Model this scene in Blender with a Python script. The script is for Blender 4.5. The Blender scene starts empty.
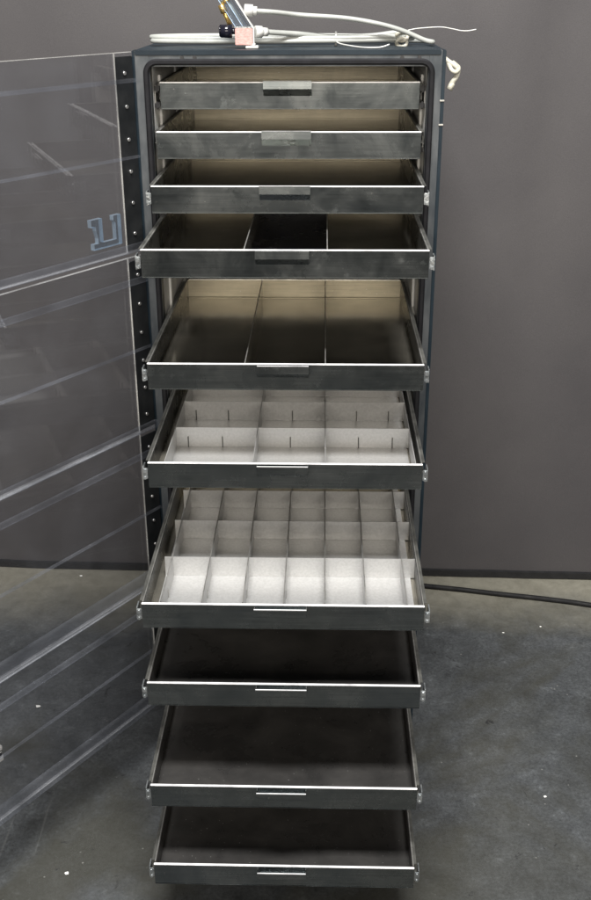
import bpy, bmesh, math, random
from mathutils import Vector, Matrix
random.seed(7)
S = bpy.context.scene
COL = S.collection
PI = math.pi
TOP = 1.62            # height of the cabinet top above the floor

# ------------------------------------------------------------------ materials
def new_mat(name):
    m = bpy.data.materials.new(name); m.use_nodes = True
    nt = m.node_tree; nt.nodes.clear()
    out = nt.nodes.new('ShaderNodeOutputMaterial')
    return m, nt, out

def ramp(nt, src, stops):
    r = nt.nodes.new('ShaderNodeValToRGB')
    el = r.color_ramp.elements
    while len(el) < len(stops): el.new(.5)
    for e, (p, c) in zip(el, stops):
        e.position = p; e.color = (c[0], c[1], c[2], 1) if hasattr(c, '__len__') else (c, c, c, 1)
    nt.links.new(src, r.inputs[0]); return r

def noise(nt, scale, detail=5, stretch=None, rough=.6, offset=None, distort=0):
    tc = nt.nodes.new('ShaderNodeTexCoord')
    n = nt.nodes.new('ShaderNodeTexNoise'); n.inputs['Scale'].default_value = scale
    n.inputs['Detail'].default_value = detail; n.inputs['Roughness'].default_value = rough
    n.inputs['Distortion'].default_value = distort
    mp = nt.nodes.new('ShaderNodeMapping')
    if stretch: mp.inputs['Scale'].default_value = stretch
    if offset: mp.inputs['Location'].default_value = offset
    # shift the pattern from object to object so that no two drawers wear alike
    oi = nt.nodes.new('ShaderNodeObjectInfo'); vm = nt.nodes.new('ShaderNodeVectorMath'); vm.operation = 'MULTIPLY_ADD'
    vm.inputs[1].default_value = (3.1, 4.7, 7.3)
    nt.links.new(oi.outputs['Location'], vm.inputs[0]); nt.links.new(tc.outputs['Object'], vm.inputs[2])
    nt.links.new(vm.outputs[0], mp.inputs[0]); nt.links.new(mp.outputs[0], n.inputs['Vector'])
    return n

def mix(nt, fac, a, b, kind='MIX'):
    m = nt.nodes.new('ShaderNodeMix'); m.data_type = 'RGBA'; m.blend_type = kind
    for sock, v in ((m.inputs[0], fac), (m.inputs[6], a), (m.inputs[7], b)):
        if hasattr(v, 'is_linked') or isinstance(v, bpy.types.NodeSocket): nt.links.new(v, sock)
        elif isinstance(v, (int, float)): sock.default_value = v
        else: sock.default_value = (v[0], v[1], v[2], 1)
    return m.outputs[2]

def pbr(name, c1, c2=None, metal=0., rough=(.4, .5), scale=12, stretch=None, bump=0., bscale=None, detail=5, spec=None, lo=.35, hi=.65):
    m, nt, out = new_mat(name)
    b = nt.nodes.new('ShaderNodeBsdfPrincipled'); nt.links.new(b.outputs[0], out.inputs[0])
    n = noise(nt, scale, detail, stretch)
    c2 = c2 or c1
    r = ramp(nt, n.outputs[0], [(lo, c1), (hi, c2)]); nt.links.new(r.outputs[0], b.inputs['Base Color'])
    n2 = noise(nt, scale * 1.7, detail, stretch, offset=(3, 7, 1))
    rr = ramp(nt, n2.outputs[0], [(.35, rough[0]), (.65, rough[1])]); nt.links.new(rr.outputs[0], b.inputs['Roughness'])
    b.inputs['Metallic'].default_value = metal
    if spec is not None: b.inputs['Specular IOR Level'].default_value = spec
    if bump:
        bn = noise(nt, bscale or scale * 5, 4, stretch)
        bp = nt.nodes.new('ShaderNodeBump'); bp.inputs['Strength'].default_value = bump; bp.inputs['Distance'].default_value = .002
        nt.links.new(bn.outputs[0], bp.inputs['Height']); nt.links.new(bp.outputs[0], b.inputs['Normal'])
    return m

def steel(name, a, b, rough=(.28, .42), smear=.5, metal=1.):
    """sheet steel with cloudy handling marks, fine rolling grain and small scratches"""
    m, nt, out = new_mat(name)
    p = nt.nodes.new('ShaderNodeBsdfPrincipled'); nt.links.new(p.outputs[0], out.inputs[0])
    n = noise(nt, 9, 7, rough=.65, distort=.4)
    g = noise(nt, 60, 4, stretch=(.15, .15, 6))
    r1 = ramp(nt, n.outputs[0], [(.3, a), (.72, b)])
    r2 = ramp(nt, g.outputs[0], [(.3, .74), (.7, 1.06)])
    col = mix(nt, 1.0, r1.outputs[0], r2.outputs[0], 'MULTIPLY')
    s = noise(nt, 26, 6, rough=.7, offset=(4, 2, 9))
    sm = ramp(nt, s.outputs[0], [(.60, 0), (.74, smear)])
    du = noise(nt, 210, 2, rough=.5, offset=(1, 6, 3)); dr_ = ramp(nt, du.outputs[0], [(.735, 0), (.76, .7)])
    col = mix(nt, dr_.outputs[0], col, (.42, .42, .40))
    nt.links.new(col, p.inputs['Base Color'])
    rr = ramp(nt, n.outputs[0], [(.3, rough[0]), (.7, rough[1])])
    ad = nt.nodes.new('ShaderNodeMath'); ad.operation = 'ADD'
    ml = nt.nodes.new('ShaderNodeMath'); ml.operation = 'MULTIPLY'; ml.inputs[1].default_value = .35
    nt.links.new(sm.outputs[0], ml.inputs[0]); nt.links.new(ml.outputs[0], ad.inputs[1]); nt.links.new(rr.outputs[0], ad.inputs[0])
    nt.links.new(ad.outputs[0], p.inputs['Roughness'])
    p.inputs['Metallic'].default_value = metal
    bp = nt.nodes.new('ShaderNodeBump'); bp.inputs['Strength'].default_value = .12; bp.inputs['Distance'].default_value = .003
    w = noise(nt, 5, 3); nt.links.new(w.outputs[0], bp.inputs['Height']); nt.links.new(bp.outputs[0], p.inputs['Normal'])
    return m

def clear(name, tint, haze, gloss_rough=.03, haze_col=(.75, .8, .9), gmul=1.0):
    """thin clear acrylic: transparency + fresnel gloss + a little scatter from scuffs"""
    m, nt, out = new_mat(name)
    tr = nt.nodes.new('ShaderNodeBsdfTransparent'); tr.inputs[0].default_value = (*tint, 1)
    gl = nt.nodes.new('ShaderNodeBsdfGlossy'); gl.inputs['Roughness'].default_value = gloss_rough
    df = nt.nodes.new('ShaderNodeBsdfDiffuse'); df.inputs[0].default_value = (*haze_col, 1)
    n = noise(nt, 7, 6, distort=.6)
    r = ramp(nt, n.outputs[0], [(.35, haze * .4), (.75, haze * 1.7)])
    m1 = nt.nodes.new('ShaderNodeMixShader'); nt.links.new(r.outputs[0], m1.inputs[0])
    nt.links.new(tr.outputs[0], m1.inputs[1]); nt.links.new(df.outputs[0], m1.inputs[2])
    fr = nt.nodes.new('ShaderNodeFresnel'); ge = nt.nodes.new('ShaderNodeNewGeometry')
    io = nt.nodes.new('ShaderNodeMapRange'); io.inputs[3].default_value = 1.45; io.inputs[4].default_value = 1 / 1.45   # same reflectance seen from inside the sheet
    nt.links.new(ge.outputs['Backfacing'], io.inputs[0]); nt.links.new(io.outputs[0], fr.inputs[0])
    mu = nt.nodes.new('ShaderNodeMath'); mu.operation = 'MULTIPLY'; mu.inputs[1].default_value = gmul
    nt.links.new(fr.outputs[0], mu.inputs[0])
    m2 = nt.nodes.new('ShaderNodeMixShader'); nt.links.new(mu.outputs[0], m2.inputs[0])
    nt.links.new(m1.outputs[0], m2.inputs[1]); nt.links.new(gl.outputs[0], m2.inputs[2])
    nt.links.new(m2.outputs[0], out.inputs[0])
    return m

M = {}
M['front'] = steel('brushed_steel_front', (.115, .130, .136), (.205, .218, .218), (.20, .32), .30)
M['tray'] = steel('tray_steel', (.28, .265, .225), (.43, .405, .345), (.12, .21), .12, metal=.72)
M['side'] = steel('side_wall_steel', (.06, .063, .062), (.12, .12, .115), (.22, .34), .2, metal=.7)
M['tray_back'] = steel('shaded_tray_back', (.19, .17, .128), (.32, .29, .215), (.3, .4), .2, metal=.6)  # darker and browner than the tray: back wall's shade put into the colour
M['bay'] = steel('bay_reflection_dark', (.012, .012, .016), (.03, .03, .036), (.2, .3), .3, metal=.2)  # near-black colour stands for the dark reflection in the middle bay
M['dark_tray'] = steel('dark_tray_steel', (.040, .039, .038), (.085, .081, .077), (.24, .36), .5, metal=.35)  # darker steel tone for the three lowest trays
M['edge'] = pbr('highlit_folded_edge', (.52, .52, .54), (.95, .95, .96), .3, (.35, .45), 22, lo=.3, hi=.5)  # near-white colour carries the ceiling highlight on hems and pull lips
M['insert'] = pbr('galvanised_insert', (.435, .435, .43), (.505, .505, .50), .58, (.34, .44), 210, bump=.06, bscale=260)
M['galv'] = pbr('galvanised_interior', (.52, .52, .51), (.68, .68, .66), .25, (.42, .58), 16, bump=.1)
M['flange'] = pbr('worn_steel_flange', (.038, .045, .052), (.095, .102, .108), .5, (.34, .5), 20, (1, 1, .4))
M['blue'] = pbr('dark_blue_enamel', (.003, .009, .015), (.007, .016, .024), .0, (.4, .5), 10, spec=.3)
M['gasket'] = pbr('black_rubber', (.005, .005, .006), (.010, .010, .012), 0, (.6, .7), 30, spec=.2)
M['black'] = pbr('black_nylon', (.006, .006, .007), (.012, .012, .014), 0, (.35, .5), 30)
M['hinge'] = pbr('black_hinge_strip', (.007, .008, .009), (.014, .015, .016), 0, (.4, .5), 25, spec=.3)
M['screw'] = pbr('bright_screw', (.65, .65, .65), (.8, .8, .8), .9, (.25, .35), 50)
M['rail'] = pbr('zinc_slide', (.40, .40, .38), (.60, .59, .56), .85, (.32, .48), 25)
M['greased'] = pbr('greased_slide', (.05, .05, .047), (.12, .12, .11), .4, (.35, .5), 25)
M['catch'] = pbr('zinc_catch', (.22, .24, .25), (.42, .44, .45), .8, (.25, .4), 60, bump=.6, bscale=120)
M['acrylic'] = clear('clear_acrylic', (.925, .925, .93), .010, .006, gmul=1.7)
M['rib'] = clear('scuffed_acrylic_edge', (.90, .915, .945), .022, .10, (.80, .82, .88), .4)
M['polish'] = clear('polished_acrylic_edge', (.90, .91, .93), .20, .12, (.85, .83, .78), .6)
M['cut'] = clear('cut_acrylic_bracket', (.88, .93, .97), .035, .08, (.40, .60, .85))
M['cutedge'] = clear('cut_acrylic_bracket_edge', (.80, .90, .98), .5, .1, (.65, .82, 1.0))
M['tube'] = pbr('milky_tubing', (.27, .28, .265), (.36, .37, .35), 0, (.3, .42), 12)
M['white'] = pbr('white_nylon', (.46, .46, .44), (.56, .56, .54), 0, (.35, .5), 30)
M['cream'] = pbr('cream_putty', (.34, .33, .27), (.48, .46, .40), 0, (.45, .6), 40, bump=.5)
M['brass'] = pbr('brass', (.72, .47, .14), (.85, .60, .25), .9, (.22, .35), 40)
M['pink'] = pbr('pink_label', (.40, .20, .18), (.52, .34, .31), 0, (.5, .6), 160, (1, 1, 3))
M['knob'] = pbr('black_gloss_knob', (.006, .006, .010), (.012, .012, .02), 0, (.08, .15), 30)
M['cord'] = pbr('black_cord', (.007, .007, .008), (.014, .014, .014), 0, (.55, .7), 30, spec=.2)
M['chip'] = pbr('white_chip', (.75, .75, .72), (.85, .85, .82), 0, (.5, .6), 40)
M['hem'] = pbr('black_hem', (.004, .004, .005), (.009, .009, .010), 0, (.6, .8), 40)

# backdrop cloth
m, nt, out = new_mat('charcoal_backdrop'); M['cloth'] = m
b = nt.nodes.new('ShaderNodeBsdfPrincipled'); nt.links.new(b.outputs[0], out.inputs[0])
n = noise(nt, 1.6, 6, distort=.3); r = ramp(nt, n.outputs[0], [(.3, (.055, .052, .0545)), (.7, (.075, .0705, .0715))])
w = noise(nt, 420, 2); r2 = ramp(nt, w.outputs[0], [(.3, .90), (.7, 1.07)])
nt.links.new(mix(nt, 1., r.outputs[0], r2.outputs[0], 'MULTIPLY'), b.inputs['Base Color'])
b.inputs['Roughness'].default_value = .55; b.inputs['Specular IOR Level'].default_value = .3
bp = nt.nodes.new('ShaderNodeBump'); bp.inputs['Strength'].default_value = .25; bp.inputs['Distance'].default_value = .001
nt.links.new(w.outputs[0], bp.inputs['Height']); nt.links.new(bp.outputs[0], b.inputs['Normal'])

# concrete floor: dark sealed slab, dusty paler band at the back, stains and scuffs
m, nt, out = new_mat('dark_concrete'); M['floor'] = m
b = nt.nodes.new('ShaderNodeBsdfPrincipled'); nt.links.new(b.outputs[0], out.inputs[0])
n1 = noise(nt, 3.2, 9, rough=.68, distort=.5)
r1 = ramp(nt, n1.outputs[0], [(.30, (.043, .0465, .049)), (.52, (.058, .0625, .066)), (.72, (.078, .083, .087))])
n2 = noise(nt, 15, 12, rough=.78, offset=(5, 1, 0), distort=.3); r2 = ramp(nt, n2.outputs[0], [(.32, .62), (.5, 1.0), (.58, 1.18), (.66, 1.85)])
c = mix(nt, 1., r1.outputs[0], r2.outputs[0], 'MULTIPLY')
n3 = noise(nt, 120, 8, rough=.8, offset=(2, 8, 0)); r3 = ramp(nt, n3.outputs[0], [(.3, .45), (.5, .95), (.62, 1.25), (.72, 2.2)])
c = mix(nt, 1., c, r3.outputs[0], 'MULTIPLY')
# olive-brown stains
n4 = noise(nt, 1.9, 6, offset=(1.3, .4, 0), rough=.6, distort=.8); r4 = ramp(nt, n4.outputs[0], [(.48, 0), (.62, .7)])
c = mix(nt, r4.outputs[0], c, (.036, .035, .026))
# black crumbs and scratches
n6 = noise(nt, 9, 7, offset=(6, 4, 0), rough=.75, distort=1.6); r6 = ramp(nt, n6.outputs[0], [(.625, 0), (.66, .85)])
c = mix(nt, r6.outputs[0], c, (.014, .014, .015))
n8 = noise(nt, 26, 3, stretch=(1, .05, 1), offset=(3, 3, 0), distort=.2); n9 = noise(nt, 2.6, 3, offset=(7, 2, 0))
r8 = ramp(nt, n8.outputs[0], [(.69, 0), (.71, .22)]); r9 = ramp(nt, n9.outputs[0], [(.52, 0), (.6, 1)])
sc = nt.nodes.new('ShaderNodeMath'); sc.operation = 'MULTIPLY'; nt.links.new(r8.outputs[0], sc.inputs[0]); nt.links.new(r9.outputs[0], sc.inputs[1])
c = mix(nt, sc.outputs[0], c, (.15, .15, .145))
vo = nt.nodes.new('ShaderNodeTexVoronoi'); vo.inputs['Scale'].default_value = 30; vo.inputs['Randomness'].default_value = 1
t2 = nt.nodes.new('ShaderNodeTexCoord'); nt.links.new(t2.outputs['Object'], vo.inputs['Vector'])
r10 = ramp(nt, vo.outputs['Distance'], [(.045, .75), (.075, 0)])
n11 = noise(nt, 6, 2, offset=(1, 5, 0)); r11 = ramp(nt, n11.outputs[0], [(.5, 0), (.58, 1)])
s2 = nt.nodes.new('ShaderNodeMath'); s2.operation = 'MULTIPLY'; nt.links.new(r10.outputs[0], s2.inputs[0]); nt.links.new(r11.outputs[0], s2.inputs[1])
c = mix(nt, s2.outputs[0], c, (.20, .20, .19))
# pale dust band behind the cabinet
tc = nt.nodes.new('ShaderNodeTexCoord'); sp = nt.nodes.new('ShaderNodeSeparateXYZ'); nt.links.new(tc.outputs['Object'], sp.inputs[0])
n5 = noise(nt, 5, 6, offset=(9, 9, 0)); 
ma = nt.nodes.new('ShaderNodeMath'); ma.operation = 'MULTIPLY_ADD'; ma.inputs[1].default_value = .22
nt.links.new(n5.outputs[0], ma.inputs[0]); nt.links.new(sp.outputs[1], ma.inputs[2])
r5 = ramp(nt, ma.outputs[0], [(.55, 0), (.80, 1)])
r5.color_ramp.elements[0].position = .60; r5.color_ramp.elements[1].position = .86
r7 = ramp(nt, n2.outputs[0], [(.3, (.14, .133, .105)), (.7, (.25, .238, .195))])
c = mix(nt, r5.outputs[0], c, r7.outputs[0])
nt.links.new(c, b.inputs['Base Color'])
rr = ramp(nt, n1.outputs[0], [(.3, .42), (.7, .68)]); nt.links.new(rr.outputs[0], b.inputs['Roughness'])
bp = nt.nodes.new('ShaderNodeBump'); bp.inputs['Strength'].default_value = .35; bp.inputs['Distance'].default_value = .003
nt.links.new(n3.outputs[0], bp.inputs['Height']); nt.links.new(bp.outputs[0], b.inputs['Normal'])

# ------------------------------------------------------------------ mesh helpers
def box(bm, x0, x1, y0, y1, z0, z1, bev=0, mi=0):
    r = bmesh.ops.create_cube(bm, size=1)
    vs = r['verts']
    for v in vs:
        v.co = Vector(((x0 + x1) / 2 + v.co.x * (x1 - x0), (y0 + y1) / 2 + v.co.y * (y1 - y0), (z0 + z1) / 2 + v.co.z * (z1 - z0)))
    fs = {f for v in vs for f in v.link_faces}
    for f in fs: f.material_index = mi
    if bev:
        es = list({e for v in vs for e in v.link_edges})
        bmesh.ops.bevel(bm, geom=es, offset=bev, segments=2, affect='EDGES', clamp_overlap=True)
    return vs

def cyl(bm, p0, p1, r0, r1=None, seg=20, mi=0):
    p0, p1 = Vector(p0), Vector(p1); r1 = r0 if r1 is None else r1
    d = (p1 - p0); q = d.to_track_quat('Z', 'Y').to_matrix()
    ring = []
    for p, r in ((p0, r0), (p1, r1)):
        ring.append([bm.verts.new(p + q @ Vector((math.cos(a) * r, math.sin(a) * r, 0))) for a in [2 * PI * k / seg for k in range(seg)]])
    fs = [bm.faces.new(ring[0][::-1]), bm.faces.new(ring[1])]
    for k in range(seg):
        f = bm.faces.new((ring[0][k], ring[0][(k + 1) % seg], ring[1][(k + 1) % seg], ring[1][k])); f.smooth = True; fs.append(f)
    for f in fs: f.material_index = mi

def smooth_path(pts, n=10, closed=False):
    pts = [Vector(p) for p in pts]; out = []
    N = len(pts); rng = N if closed else N - 1
    for i in range(rng):
        if closed: a, b_, c_, d = pts[i - 1], pts[i], pts[(i + 1) % N], pts[(i + 2) % N]
        else: a, b_, c_, d = pts[max(i - 1, 0)], pts[i], pts[i + 1], pts[min(i + 2, N - 1)]
        for k in range(n):
            t = k / n
            out.append(.5 * ((2 * b_) + (c_ - a) * t + (2 * a - 5 * b_ + 4 * c_ - d) * t * t + (3 * b_ - a - 3 * c_ + d) * t ** 3))
    if not closed: out.append(pts[-1])
    return out

def tube(bm, pts, r, seg=12, closed=False, mi=0, n=10, smooth=True):
    path = smooth_path(pts, n, closed) if smooth else [Vector(p) for p in pts]
    N = len(path); rings = []; up = Vector((0, 0, 1))
    for i, p in enumerate(path):
        t = (path[(i + 1) % N] - path[i - 1]) if closed else (path[min(i + 1, N - 1)] - path[max(i - 1, 0)])
        t.normalize()
        s = t.cross(up)
        if s.length < .05: s = t.cross(Vector((0, 1, 0)))
        s.normalize(); u = s.cross(t)
        rings.append([bm.verts.new(p + s * math.cos(2 * PI * k / seg) * r + u * math.sin(2 * PI * k / seg) * r) for k in range(seg)])
    rng = N if closed else N - 1
    for i in range(rng):
        A, B = rings[i], rings[(i + 1) % N]
        for k in range(seg):
            f = bm.faces.new((A[k], A[(k + 1) % seg], B[(k + 1) % seg], B[k])); f.smooth = True; f.material_index = mi
    if not closed:
        for rg in (rings[0][::-1], rings[-1]):
            f = bm.faces.new(rg); f.material_index = mi

def obj(name, bm, mats, parent=None, loc=None):
    bmesh.ops.recalc_face_normals(bm, faces=bm.faces)
    me = bpy.data.meshes.new(name); bm.to_mesh(me); bm.free()
    for mt in (mats if isinstance(mats, (list, tuple)) else [mats]): me.materials.append(mt)
    o = bpy.data.objects.new(name, me); COL.objects.link(o)
    if parent: o.parent = parent
    if loc: o.location = loc
    return o

def tag(o, label=None, cat=None, group=None, kind=None):
    if label: o['label'] = label
    if cat: o['category'] = cat
    if group: o['group'] = group
    if kind: o['kind'] = kind
    return o

def empty(name, loc, label, cat, group=None):
    o = bpy.data.objects.new(name, None); COL.objects.link(o); o.location = loc; o.empty_display_size = .1
    return tag(o, label, cat, group)

def copy_with_children(o, parent=None):
    c = o.copy(); COL.objects.link(c); c.parent = parent
    for ch in list(o.children): copy_with_children(ch, c)
    return c

# ------------------------------------------------------------------ setting: floor
bm = bmesh.new()
bmesh.ops.create_grid(bm, x_segments=24, y_segments=24, size=9)
tag(obj('floor', bm, M['floor']), kind='structure')

# backdrop: heavy cloth hanging behind the cabinet (a curtain a little clear of the floor)
bm = bmesh.new()
NX, NZ = 170, 46
def cloth_y(x, z):
    base = .838 - .0258 * x
    h = z / 3.0
    fold = .013 * math.sin(x * 2.1 + .8) + .009 * math.sin(x * 5.3 + 1.7 + h) + .0022 * math.sin(x * 17 + 2.2 * h) + .009 * math.exp(-((x - .62 - .04 * z) / .07) ** 2) + .007 * math.exp(-((x + 1.0) / .08) ** 2)
    return base + fold * (.35 + .65 * min(1, z / .8)) + .03 * (z / 3) ** 2
rows = []
for j in range(NZ + 1):
    z = .022 + (3.0 - .022) * (j / NZ)
    rows.append([bm.verts.new((-3.4 + 6.8 * i / NX, cloth_y(-3.4 + 6.8 * i / NX, z), z)) for i in range(NX + 1)])
for j in range(NZ):
    for i in range(NX):
        f = bm.faces.new((rows[j][i], rows[j][i + 1], rows[j + 1][i + 1], rows[j + 1][i])); f.smooth = True
cb = empty('backdrop', (0, 0, 0), 'charcoal cloth backdrop hanging behind the open cabinet', 'backdrop')
o = obj('cloth', bm, M['cloth'], cb)
sm = o.modifiers.new('thick', 'SOLIDIFY'); sm.thickness = .003; sm.offset = 1; sm.use_rim = False
bm = bmesh.new()
prev = None
for i in range(NX + 1):
    x = -3.4 + 6.8 * i / NX; y = cloth_y(x, .03) - .004
    q = [bm.verts.new((x, y + dy, z)) for dy, z in ((-.005, .003), (-.006, .024), (.009, .026), (.009, .003))]
    if prev:
        for k in range(4): bm.faces.new((prev[k], prev[(k + 1) % 4], q[(k + 1) % 4], q[k]))
    prev = q
obj('hem', bm, M['hem'], cb)

# ------------------------------------------------------------------ cabinet
CW = .2925; OP = .262; DEP = .70; BOT = .035
cab = empty('desiccator_cabinet', (0, 0, 0), 'tall steel storage cabinet with ten drawers pulled out and its clear doors swung open', 'cabinet')

bm = bmesh.new()     # shell: two skins, top, bottom, back
T = .022
box(bm, -CW, -CW + T, .0305, DEP, BOT, TOP - .0015, 0)
box(bm, CW - T, CW, .0305, DEP, BOT, TOP - .0015, 0)
box(bm, -CW + .001, CW - .001, .0305, DEP - .001, TOP - T, TOP, 0)
box(bm, -CW + T, CW - T, .0305, DEP - .001, BOT + .001, BOT + T, 0)
box(bm, -CW + T, CW - T, DEP - .02, DEP - .002, BOT + T, TOP - T, 0)
obj('shell', bm, M['blue'], cab)

bm = bmesh.new()     # inner lining
xi = OP
box(bm, -CW + T + .0005, -xi, .031, DEP - .022, BOT + T, TOP - T - .0005)
box(bm, xi, CW - T - .0005, .031, DEP - .022, BOT + T, TOP - T - .0005)
box(bm, -xi + .0005, xi - .0005, .031, DEP - .022, TOP - T - .008, TOP - T - .001)
box(bm, -xi + .0005, xi - .0005, DEP - .026, DEP - .0205, BOT + T + .009, TOP - T - .009)
box(bm, -xi + .0005, xi - .0005, .031, DEP - .022, BOT + T + .001, BOT + T + .008)
# ribs pressed into the side lining
for s in (-1, 1):
    for y in (.10, .34, .58):
        box(bm, s * (xi - .0045) if s > 0 else -xi, xi if s > 0 else -(xi - .0045), y, y + .028, BOT + .05, TOP - .05, .001)
obj('interior_lining', bm, M['galv'], cab)

bm = bmesh.new()     # front flange with the opening
fz0, fz1 = BOT, TOP - .0003
box(bm, -CW - .0005, -OP, 0, .030, fz0, fz1, .0012)
box(bm, OP, CW + .0005, 0, .030, fz0, fz1, .0012)
box(bm, -OP - .0, OP + .0, .0004, .0298, TOP - .028, fz1 - .0004)
box(bm, -OP - .0, OP + .0, .0004, .0298, BOT + .0004, BOT + .028)
obj('front_frame', bm, M['flange'], cab)
bm = bmesh.new()     # blue enamel outer edging of the frame
box(bm, CW - .0055, CW + .0012, -.0022, .032, BOT, TOP + .0005, .0012)
box(bm, -CW - .0015, -CW + .0035, -.0022, .032, BOT, TOP + .0005, .0012)
box(bm, -CW + .004, CW - .008, -.0020, .031, TOP - .0085, TOP + .0007, .0012)
obj('frame_edging', bm, M['blue'], cab)

bm = bmesh.new()     # door gasket: rounded ring
gx, gz0, gz1, gr = OP + .0062, BOT + .020, TOP - .0195, .020
pts = []
for cx, cz, a0 in ((gx - gr, gz1 - gr, 0), (-gx + gr, gz1 - gr, 90), (-gx + gr, gz0 + gr, 180), (gx - gr, gz0 + gr, 270)):
    for k in range(9):
        a = math.radians(a0 + k * 11.25); pts.append((cx + gr * math.cos(a), cz + gr * math.sin(a), math.cos(a), math.sin(a)))
rings = []
hw = .0055
for x, z, nx, nz in pts:
    rings.append([bm.verts.new((x + nx * d, y, z + nz * d)) for d, y in ((-hw, .001), (-hw, -.005), (-hw * .5, -.008), (hw * .5, -.008), (hw, -.005), (hw, .001))])
for i in range(len(rings)):
    A, B = rings[i], rings[(i + 1) % len(rings)]
    for k in range(6):
        f = bm.faces.new((A[k], A[(k + 1) % 6], B[(k + 1) % 6], B[k]))
obj('gasket', bm, M['gasket'], cab)

for x, z in ((-.200, -.012), (-.176, -.0115), (.212, -.012), (.244, -.012)):
    bm = bmesh.new(); cyl(bm, (x, .001, TOP + z), (x, -.0035, TOP + z), .0035, seg=10)
    obj('screw', bm, M['black'], cab)
for z in (-.089, -.133):
    bm = bmesh.new(); box(bm, CW - .007, CW + .0015, -.0042, -.0005, TOP + z - .0014, TOP + z + .0014, .0004)
    obj('hinge_pin', bm, M['rail'], cab)
for sx in (-1, 1):
    for y in (.06, DEP - .07):
        bm = bmesh.new(); cyl(bm, (sx * .25, y, 0), (sx * .25, y, .010), .022, seg=20); cyl(bm, (sx * .25, y, .010), (sx * .25, y, BOT), .009, seg=12)
        obj('foot', bm, M['black'], cab)

# ------------------------------------------------------------------ drawers
W = .25; H = .0489; L = .60
DR = [(-.0443, -.0596), (.0303, -.1428), (.1332, -.2263), (.2872, -.3085), (.2930, -.5156),
      (.3521, -.6866), (.5036, -.8928), (.5067, -1.0613), (.5445, -1.2682), (.5690, -1.4411)]
LAB = {3: 'shallow drawer split in three with a middle bay coloured dark like its reflection', 4: 'drawer with two long dividers and a wide steel floor',
       5: 'drawer with pale cross dividers and slots', 6: 'drawer with a grid of pale square compartments',
       0: 'top drawer, nearly closed', 9: 'lowest drawer with a dark empty floor, furthest out'}

def rail_bm(y0, y1, s, h=.030, inner=False):
    """C-shaped slide member standing against x = s*OP (cabinet) or s*W (drawer)"""
    bm = bmesh.new()
    def bx(xa, xb, za, zb, mi=0, ya=y0, yb=y1): box(bm, min(s * xa, s * xb), max(s * xa, s * xb), ya, yb, za, zb, 0, mi)
    if inner:
        bx(W + .0006, W + .0022, -.022, -.022 + .018 + .004, 0); bx(W + .0022, W + .0062, -.0012, .0, 0); bx(W + .0022, W + .0062, -.022, -.0208, 0)
    else:
        bx(OP - .0016, OP - .0004, -.044, -.006, 0)
        bx(OP - .0095, OP - .0016, -.0075, -.006, 0); bx(OP - .0095, OP - .0016, -.044, -.0425, 0)
        bx(OP - .0085, OP - .0020, -.0125, -.0078, 1); bx(OP - .0085, OP - .0020, -.0420, -.0372, 1)
    return bm

def tri(n, x, dx): return [x + dx * k for k in range(n)]

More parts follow.
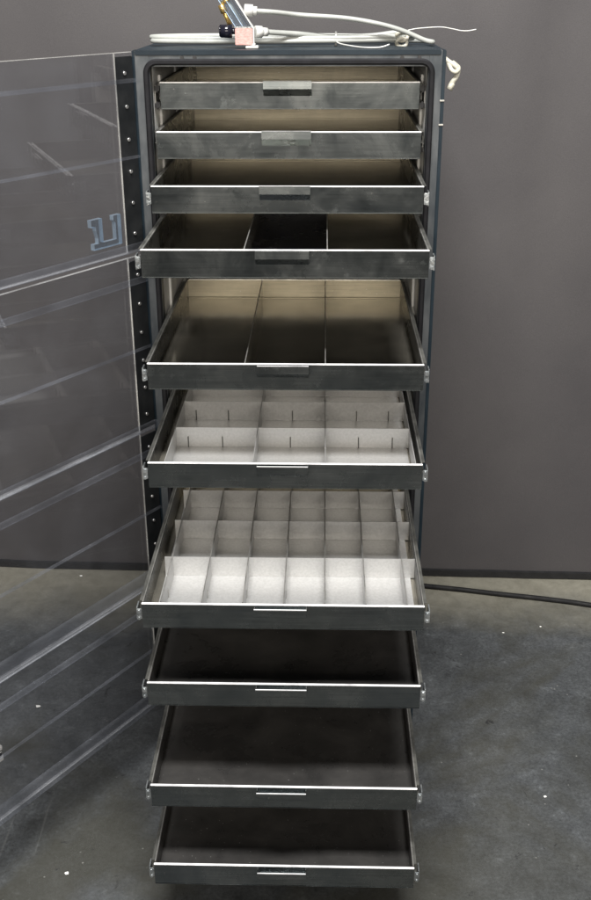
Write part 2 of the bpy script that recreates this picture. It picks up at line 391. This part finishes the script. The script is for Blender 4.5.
for i, (e, zr) in enumerate(DR):
    z = TOP + zr
    dark = i >= 7
    tm = M['dark_tray'] if dark else M['tray']
    # tray: floor, sides, back
    bm = bmesh.new()
    t = .0022
    box(bm, -W + .001, W - .001, .004, L - .001, -H + .0015, -H + .0035)
    d = obj('drawer', bm, tm, cab, (0, -e, z))
    bm = bmesh.new(); box(bm, -W + t + .0002, W - t - .0002, L - t, L - .0004, -H + .0006, -.0014)
    box(bm, -W + t + .0002, W - t - .0002, L - .0085, L - t - .0002, -H + .0037, -H + .0062, .0006)
    obj('back_panel', bm, M['dark_tray'] if dark else M['tray_back'], d)
    if i in LAB: d['label'] = LAB[i]
    for s in (-1, 1):
        bm = bmesh.new(); box(bm, min(s * W, s * (W - t)), max(s * W, s * (W - t)), .0035, L, -H, -.0012)
        obj('side_wall', bm, M['dark_tray'] if dark else M['side'], d)
    # hems along the sides and back
    bm = bmesh.new()
    for s in (-1, 1):
        xa, xb = (s * (W + .0008), s * (W - .0010)); box(bm, min(xa, xb), max(xa, xb), .0085, L + .0005, -.0022, .0, .0006)
    box(bm, -W + .0045, W - .0045, L - .0040, L + .0006, -.0023, -.0001, .0006)
    obj('rim', bm, M['rail'], d)
    # front: outer pan face with folded top hem and bottom lip, slot for the pull
    bm = bmesh.new()
    hx0, hx1 = -.0465, .0465
    cx = -.008 + .0045
    hx0 += cx; hx1 += cx
    box(bm, -W - .001, W + .001, 0, .0028, -H, -.0006, .0008)
    box(bm, -W - .001, W + .001, -.0007, .006, -H - .0010, -H + .0004, .0004)
    obj('drawer_front', bm, M['front'], d)
    bm = bmesh.new()
    box(bm, -W - .0012, W + .0012, -.0006, .0040, -.0016, .0007, .0006)
    obj('top_hem', bm, M['edge'], d)
    # pull: upward-open channel in front of the face
    bm = bmesh.new()
    py = -.0240
    def quad(prof, xa, xb, mi=0):      # sheet section swept across the width
        A = [bm.verts.new((xa, y_, z_)) for y_, z_ in prof]; B = [bm.verts.new((xb, y_, z_)) for y_, z_ in prof]
        for f in [bm.faces.new(A), bm.faces.new(B[::-1])] + [bm.faces.new((A[q], A[(q + 1) % 4], B[(q + 1) % 4], B[q])) for q in range(4)]: f.material_index = mi
    quad([(py, -.0105), (py + .0014, -.0105), (py + .0021, .0030), (py + .0007, .0030)], hx0, hx1)
    quad([(py, -.0107), (py + .0014, -.0107), (-.0003, -.0236), (-.0003, -.0252)], hx0, hx1)
    for xa, xb in ((hx0, hx0 + .0012), (hx1 - .0012, hx1)):
        quad([(py + .0016, .0020), (py + .0016, -.0108), (-.0004, -.0234), (-.0004, -.0030)], xa, xb)
    box(bm, hx0 - .0003, hx1 + .0003, py - .0002, py + .0034, .0032, .0046, .0006, 1)
    obj('handle', bm, [M['front'], M['edge']], d)
    # slides
    for s in (-1, 1):
        obj('slide', rail_bm(.012, L - .02, s, inner=True), M['greased'], d)
        o = obj('slide_rail', rail_bm(.046, DEP - .04, s), [M['rail'], M['greased']], cab, (0, 0, z))
        bm = bmesh.new()
        for za, zb in ((-.018, -.003), (-.049, -.035)):
            a, b_ = s * (OP - .001), s * (OP - .0105); box(bm, min(a, b_), max(a, b_), .0318, .0455, za, zb, .003)
        obj('bumper', bm, M['black'], o)
        if e > .05:      # bent spring catch on the front end of the drawer slide
            bm = bmesh.new()
            a, b_ = s * (W + .0024), s * (W + .0115)
            box(bm, min(a, b_), max(a, b_), .002, .0045, -.034, -.012, .001)
            a, b_ = s * (W + .0095), s * (W + .0118)
            box(bm, min(a, b_), max(a, b_), .0046, .026, -.037, -.010, .0008)
            cyl(bm, (s * (W + .007), -.001, -.017), (s * (W + .007), .003, -.017), .0036, seg=10)
            cyl(bm, (s * (W + .007), -.0005, -.031), (s * (W + .007), .003, -.031), .0028, seg=10)
            obj('slide_catch', bm, M['catch'], d)
    # dividers
    fz = -H + .0036
    def div(name, x0, x1, y0, y1, z1, mat, z0=fz + .0003):
        b2 = bmesh.new(); box(b2, x0, x1, y0, y1, z0, z1); return obj(name, b2, mat, d)
    if i in (3, 4):
        for x in ((-.0715, .0745) if i == 3 else (-.074, .0728)):
            b2 = bmesh.new(); box(b2, x - .0006, x + .0006, .0085, L - .003, fz + .0003, -.003)
            box(b2, x - .0009, x + .0009, .0085, L - .003, -.0029, -.0018, 0, 1)
            obj('divider', b2, [M['tray'], M['rail']], d)
    if i == 3:  # thin sheets added over floor and back, coloured as the bay's dark reflection
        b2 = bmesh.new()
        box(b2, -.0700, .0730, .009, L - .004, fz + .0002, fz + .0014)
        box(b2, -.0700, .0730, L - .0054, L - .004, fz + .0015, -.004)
        o = obj('reflection_sheet', b2, M['bay'], d); o['label'] = 'dark sheet standing for the reflection in the middle bay'
    if i == 5:
        div('insert_floor', -.226, .236, .012, L - .006, fz + .0016, M['insert'], fz + .0002)
        for y in (.174, .315, .455):
            div('cross_divider', -.222, .240, y, y + .0012, -.002, M['insert'], fz + .0017)
        for x in (-.0591, .0741):
            div('long_divider', x - .0006, x + .0006, .012, L - .006, -.0015, M['insert'], fz + .0017)
        for x in (-.222, .2395):
            div('end_divider', x - .0006, x + .0006, .012, L - .006, -.0025, M['insert'], fz + .0017)
        for y in (.174, .315):
            for x in (-.198, -.130, .005, .140, .207):
                div('slot_tab', x - .0009, x + .0009, y - .0035, y - .0004, fz + .024, M['greased'], fz + .002)
    if i == 6:
        xs = [-.2185 + .07333 * k for k in range(7)]
        div('insert_floor', -.2335, .2400, .012, L - .006, fz + .0016, M['insert'], fz + .0002)
        for y in (.171, .322, .462):
            div('cross_divider', -.2335, .2475, y, y + .0012, -.002, M['insert'], fz + .0017)
        for x in xs:
            b2 = bmesh.new(); box(b2, x - .0006, x + .0006, .010, L - .006, fz + .0017, -.0022); box(b2, x - .0009, x + .0009, .010, L - .006, -.0021, -.0008, 0, 1); obj('long_divider', b2, [M['insert'], M['rail']], d)
        for x in xs[:6]:
            div('slot_tab', x + .0010, x + .0026, .090, .0912, fz + .020, M['rail'], fz + .002)

# ------------------------------------------------------------------ clear doors (four leaves, open about 123 degrees)
ang = math.atan2(-.8349, -.5505)
doors = [(-.002, -.370), (-.383, -.754), (-.760, -1.127), (-1.137, -1.448)]
DWID = .575
for k, (za, zb) in enumerate(doors):
    hgt = za - zb
    bm = bmesh.new()
    box(bm, 0, DWID, -.003, .003, -hgt, 0, .0006)
    dr = obj('acrylic_door', bm, M['acrylic'], cab, (-.2955, -.008, TOP + za))
    dr.rotation_euler = (0, 0, ang)
    # local +x runs from hinge to free edge; local +y faces the photographer's left/back
    bm = bmesh.new()
    box(bm, .002, .048, .0034, .0065, -hgt + .003, -.006, .001)
    obj('hinge_strip', bm, M['hinge'], dr)
    n = 6
    for q in range(n):
            bm = bmesh.new()
            zz = -.035 - (hgt - .07) * q / (n - 1)
            cyl(bm, (.026, .0066, zz), (.026, .0088, zz), .0034, seg=10)
            obj('hinge_screw', bm, M['screw'], dr)
    for nm, z0, z1, th, mt in (('rib', -.052, -.040 if k else -.045, .008, 'rib'), ('rib', -hgt / 2 - .006, -hgt / 2 - .001, .006, 'rib'), ('bottom_rib', -hgt + .0005, -hgt + (.040 if k >= 2 else .016), .010, 'rib')):
        bm = bmesh.new(); box(bm, .003, DWID - .002, .0036 + .004, .0036 + .004 + th, z0, z1, .0012)
        obj(nm, bm, M[mt], dr)
    bm = bmesh.new()   # polished edges: top, bottom, hinge-side and free edge
    box(bm, 0, DWID, -.0030, .0030, .0003, .0012); box(bm, 0, DWID, -.0034, .0034, -hgt - .0025, -hgt - .0003)
    box(bm, .0485, .0495, .0034, .0064, -hgt, 0); box(bm, DWID + .0003, DWID + .0025, -.0034, .0034, -hgt, 0)
    obj('polished_edge', bm, M['polish'], dr)
    if k == 0:
        # clear U-shaped holder
        bm = bmesh.new()
        prof = [(.146, -.262), (.146, -.284), (.128, -.284), (.128, -.296), (.121, -.318), (.121, -.334), (.140, -.334), (.140, -.352),
                (.020, -.352), (.020, -.262), (.052, -.262), (.052, -.276), (.044, -.284), (.044, -.334), (.084, -.334), (.100, -.334), (.100, -.262)]
        prof = [(.051 + (x - .02) * .635, -.350 + (z_ + .352) * .644) for x, z_ in prof]
        y0, y1 = -.014, -.0042
        a = [bm.verts.new((x, y0, z_)) for x, z_ in prof]; b_ = [bm.verts.new((x, y1, z_)) for x, z_ in prof]
        bm.faces.new(a); bm.faces.new(b_[::-1])
        for q in range(len(prof)):
            f = bm.faces.new((a[q], a[(q + 1) % len(prof)], b_[(q + 1) % len(prof)], b_[q])); f.material_index = 1
        o = obj('holder', bm, [M['cut'], M['cutedge']], dr); o['label'] = 'clear U-shaped plastic holder'
    if k == 3:
        bm = bmesh.new()
        box(bm, .492, .512, -.018, -.0042, -.160, -.148, .003); box(bm, .492, .512, -.018, -.0042, -.186, -.172, .003)
        box(bm, .496, .514, -.0120, -.0042, -.171, -.161, .001, 1)
        obj('door_catch', bm, [M['white'], M['black']], dr)

# ------------------------------------------------------------------ flow meter on top
fm = empty('flow_meter', (-.08, .075, TOP), 'clear flow meter with black knob and pink label on the cabinet top', 'flow meter')
def lean(z): return -(max(z, .036) - .036) * .66          # the meter leans to the left as it rises
def slab(bm, x0, x1, y0, y1, z0, z1, mi=0):
    A = [bm.verts.new((x + lean(z), y, z)) for x, y, z in ((x0, y0, z0), (x1, y0, z0), (x1, y1, z0), (x0, y1, z0))]
    B = [bm.verts.new((x + lean(z), y, z)) for x, y, z in ((x0, y0, z1), (x1, y0, z1), (x1, y1, z1), (x0, y1, z1))]
    for f in [bm.faces.new(A[::-1]), bm.faces.new(B)] + [bm.faces.new((A[q], A[(q + 1) % 4], B[(q + 1) % 4], B[q])) for q in range(4)]: f.material_index = mi
bm = bmesh.new(); slab(bm, -.022, .010, -.010, .012, .0392, .125); obj('meter_body', bm, M['cut'], fm)
bm = bmesh.new(); slab(bm, .0103, .0127, -.014, .012, .036, .126); slab(bm, .0103, .0127, -.014, .012, .006, .0359); obj('side_plate', bm, M['white'], fm)
for x in (-.0215, -.0075, .004):
    bm = bmesh.new(); slab(bm, x, x + .0012, -.0118, -.0103, .040, .124); obj('scale_line', bm, M['cutedge'] if x < 0 else M['black'], fm)
bm = bmesh.new(); cyl(bm, (-.006 + lean(.042), 0, .042), (-.006 + lean(.12), 0, .12), .0040); obj('glass_tube', bm, M['tube'], fm)
bm = bmesh.new(); box(bm, -.024, .0095, -.014, .008, .006, .0385, .0012); obj('label_block', bm, M['pink'], fm)
bm = bmesh.new(); box(bm, -.0245, .0098, -.0144, -.0139, .0372, .039); obj('label_border', bm, M['catch'], fm)
bm = bmesh.new(); cyl(bm, (-.0245, -.005, .031), (-.031, -.006, .031), .006); cyl(bm, (-.030, -.006, .031), (-.052, -.008, .0315), .0125, .0118, 28)
cyl(bm, (-.052, -.008, .0315), (-.0545, -.008, .0315), .0118, .009, 28); obj('knob', bm, M['knob'], fm)
bm = bmesh.new(); cyl(bm, (-.034, -.004, .043), (-.047, -.006, .070), .0048, .0038); cyl(bm, (-.044, -.0055, .064), (-.0505, -.0065, .078), .0075, .0065, 6)
cyl(bm, (-.050, -.0065, .078), (-.030, -.006, .092), .0042, .0042, 10); obj('brass_valve', bm, M['brass'], fm)
bm = bmesh.new()
cyl(bm, (-.006, 0, .068), (.010, 0, .067), .0110, .0110, 8); cyl(bm, (.010, 0, .067), (.018, 0, .0665), .0080)
obj('fitting', bm, M['white'], fm)
bm = bmesh.new()
cyl(bm, (.013, .006, .0295), (.026, .012, .029), .0110, .0110, 8); cyl(bm, (.026, .012, .029), (.035, .020, .0285), .0080)
obj('fitting', bm, M['white'], fm)
bm = bmesh.new(); box(bm, -.004, .020, -.018, .012, .0006, .0052, .001); box(bm, .004, .014, -.013, .010, .0053, .0095, .001); obj('base', bm, M['white'], fm)

# ------------------------------------------------------------------ tubing
bm = bmesh.new()
tube(bm, [(-.064, .075, 1.6865), (-.03, .085, 1.684), (.019, .12, 1.678), (.107, .12, 1.672), (.175, .12, 1.661), (.222, .125, 1.648), (.262, .13, 1.632), (.281, .14, 1.6275), (.268, .19, 1.6272), (.20, .24, 1.6272)], .0046)
tag(obj('air_tube', bm, M['tube']), 'milky plastic tube arching from upper fitting of the flow meter to the right corner', 'tube')
bm = bmesh.new()
tube(bm, [(-.045, .095, 1.6485), (.018, .130, 1.643), (.078, .15, 1.637), (.157, .15, 1.6385), (.206, .15, 1.644), (.219, .155, 1.640), (.222, .19, 1.630), (.19, .22, 1.6275), (.10, .24, 1.627)], .0050)
tag(obj('air_tube', bm, M['tube']), 'milky plastic tube leaving the lower fitting of the flow meter and tied to the coil', 'tube')
bm = bmesh.new()
pts = []
for k in range(64):          # loosely wound coil lying on the top
    a = 2 * PI * k / 31 + .3
    rx = .258 + .006 * math.sin(k * 1.3); ry = .046 + .006 * math.sin(k * .45)
    pts.append((-.022 + rx * math.cos(a) + .002 * (k / 21), .165 + ry * math.sin(a) + .008 * (k / 64), TOP + .0068 + .0090 * (k / 31) * (.75 + .2 * math.sin(a))))
tube(bm, pts, .0046, n=6)
tag(obj('tubing_coil', bm, M['tube']), 'long flat coil of milky tubing lying across the cabinet top', 'tubing')
bm = bmesh.new()
tube(bm, [(-.02, .16, 1.6285), (.04, .15, 1.631), (.10, .15, 1.6305), (.16, .15, 1.636), (.20, .152, 1.640), (.214, .16, 1.634)], .0052)
tag(obj('tube_end', bm, M['tube']), 'thick milky tube end running beside the cable tie into the twisted ring', 'tube')
bm = bmesh.new()
ringp = [(.0895 + .0 * k, .15 + .013 * math.cos(a), 1.633 + .012 * math.sin(a)) for k, a in enumerate([2 * PI * k / 14 for k in range(14)])]
tube(bm, ringp, .0022, closed=True, n=3, seg=8)
box(bm, .086, .093, .131, .139, 1.626, 1.634, .001)
tube(bm, [(.090, .134, 1.629), (.10, .10, 1.626), (.135, .06, 1.6225), (.165, .045, 1.6225), (.178, .045, 1.624), (.190, .045, 1.628)], .0014, seg=6)
tag(obj('cable_tie', bm, M['white']), 'white cable tie cinched round the tubes with a long loose tail', 'cable tie')
bm = bmesh.new()
for (cy, cz, rr, tw) in ((.146, 1.6375, .0115, 0), (.142, 1.6265, .0105, .4)):
    tube(bm, [(.2195 + rr * math.cos(a), cy + .004 * math.sin(2 * a + tw), cz + rr * .72 * math.sin(a)) for a in [2 * PI * k / 12 for k in range(12)]], .0034, closed=True, n=3, seg=8)
tag(obj('wire_ring', bm, M['cream']), 'small cream double ring twisted round the tube ends', 'ring')
bm = bmesh.new()
tube(bm, [(.221, .15, 1.646), (.238, .15, 1.650), (.256, .15, 1.6525), (.295, .15, 1.6545), (.320, .15, 1.651), (.335, .15, 1.648), (.350, .15, 1.6475), (.366, .15, 1.650)], .0011, seg=6)
tag(obj('tie_tail', bm, M['white']), 'thin white whisker of a tie sticking out past the right corner', 'tie')
bm = bmesh.new()
tube(bm, [(.2945, .03, 1.603), (.303, .025, 1.597), (.313, .02, 1.592), (.319, .02, 1.583), (.3165, .018, 1.572), (.310, .018, 1.562), (.305, .018, 1.553)], .0050, seg=10)
tube(bm, [(.299, .030, 1.600), (.306, .015, 1.585), (.315, .010, 1.581), (.320, .022, 1.588), (.309, .03, 1.597)], .0042, seg=8)
cyl(bm, (.3105, .018, 1.561), (.304, .017, 1.549), .0050, .0066, 12)
tag(obj('sealing_plug', bm, M['cream']), 'cream knotted plug sticking out of the cabinet side below the top', 'plug')

# ------------------------------------------------------------------ floor things
bm = bmesh.new()
tube(bm, [(-.30, .800, .0075), (0, .790, .0075), (.30, .770, .0075), (.391, .752, .0075), (.50, .733, .0075), (.622, .708, .0075), (.76, .682, .0075), (.889, .650, .0075), (1.1, .58, .0075), (1.4, .50, .0075)], .0078, seg=10)
tag(obj('power_cord', bm, M['cord']), 'black cord lying on the floor in front of the backdrop', 'cord')
chips = [(-.672, .136, .0052, 'white paint chip on the floor beyond the clear doors'), (-.469, -.425, .0042, 'white chip on the floor nearest the lower left corner'),
         (.593, -.17, .0030, 'white speck on the floor right of the lowest drawers'), (.714, .54, .0026, 'white speck on the floor near the cord at far right'),
         (.60, .506, .0026, 'pale speck on the floor just left of a matching one near the cord'), (-.70, .80, .0045, 'pale crumb on the floor under the backdrop on the left')]
for x, y, r, lb in chips:
    bm = bmesh.new(); bmesh.ops.create_icosphere(bm, subdivisions=1, radius=r)
    for v in bm.verts:
        v.co.x *= random.uniform(.9, 1.8); v.co.y *= random.uniform(.7, 1.3); v.co.z = v.co.z * .4 + r * .42
    tag(obj('paint_chip', bm, M['chip'], None, (x, y, .0005)), lb, 'chip', 'pale chips scattered on the floor')

# ------------------------------------------------------------------ light
w = bpy.data.worlds.new('World'); S.world = w; w.use_nodes = True
bg = w.node_tree.nodes['Background']; bg.inputs[0].default_value = (.93, .96, 1.0, 1); bg.inputs[1].default_value = .15
def area(name, loc, target, sx, sy, power, col):
    l = bpy.data.lights.new(name, 'AREA'); l.shape = 'RECTANGLE'; l.size = sx; l.size_y = sy; l.energy = power; l.color = col
    o = bpy.data.objects.new(name, l); COL.objects.link(o); o.location = loc
    o.rotation_euler = (Vector(target) - Vector(loc)).to_track_quat('-Z', 'Y').to_euler()
    return o
area('ceiling_lamp', (.05, -1.85, 4.1), (0, -.1, .7), 1.8, .45, 280, (1, .985, .965))
area('ceiling_lamp', (.1, -.85, 4.0), (0, -.45, 0), 1.6, .5, 45, (1, .98, .95))
area('front_fill', (.3, -4.8, 2.3), (0, 0, 1.1), 4.6, .9, 165, (1, .915, .80))  # soft fill added out of view to brighten drawer interiors and backdrop

# ------------------------------------------------------------------ camera
pit, yaw, rol = .4183, -.0272, -.0037
cam = bpy.data.cameras.new('camera'); co = bpy.data.objects.new('camera', cam); COL.objects.link(co); S.camera = co
r0 = Vector((math.cos(yaw), -math.sin(yaw), 0)); f0 = Vector((math.sin(yaw), math.cos(yaw), 0)); zz = Vector((0, 0, 1))
fwd = math.cos(pit) * f0 - math.sin(pit) * zz; up = math.sin(pit) * f0 + math.cos(pit) * zz
rx = math.cos(rol) * r0 + math.sin(rol) * up; ux = math.cos(rol) * up - math.sin(rol) * r0
mt = Matrix((rx, ux, -fwd)).transposed().to_4x4(); mt.translation = Vector((.0672, -2.0929, .1153 + TOP))
co.matrix_world = mt
cam.sensor_fit = 'VERTICAL'; cam.sensor_height = 24; cam.lens = 24 * 1050.9 / 900
cam.clip_start = .02; cam.clip_end = 100
S.render.resolution_x = 672; S.render.resolution_y = 1024
S.view_settings.view_transform = 'Standard'; S.view_settings.look = 'None'; S.view_settings.exposure = 0; S.view_settings.gamma = 1
try:
    S.cycles.max_bounces = 10; S.cycles.transparent_max_bounces = 24
except Exception: pass
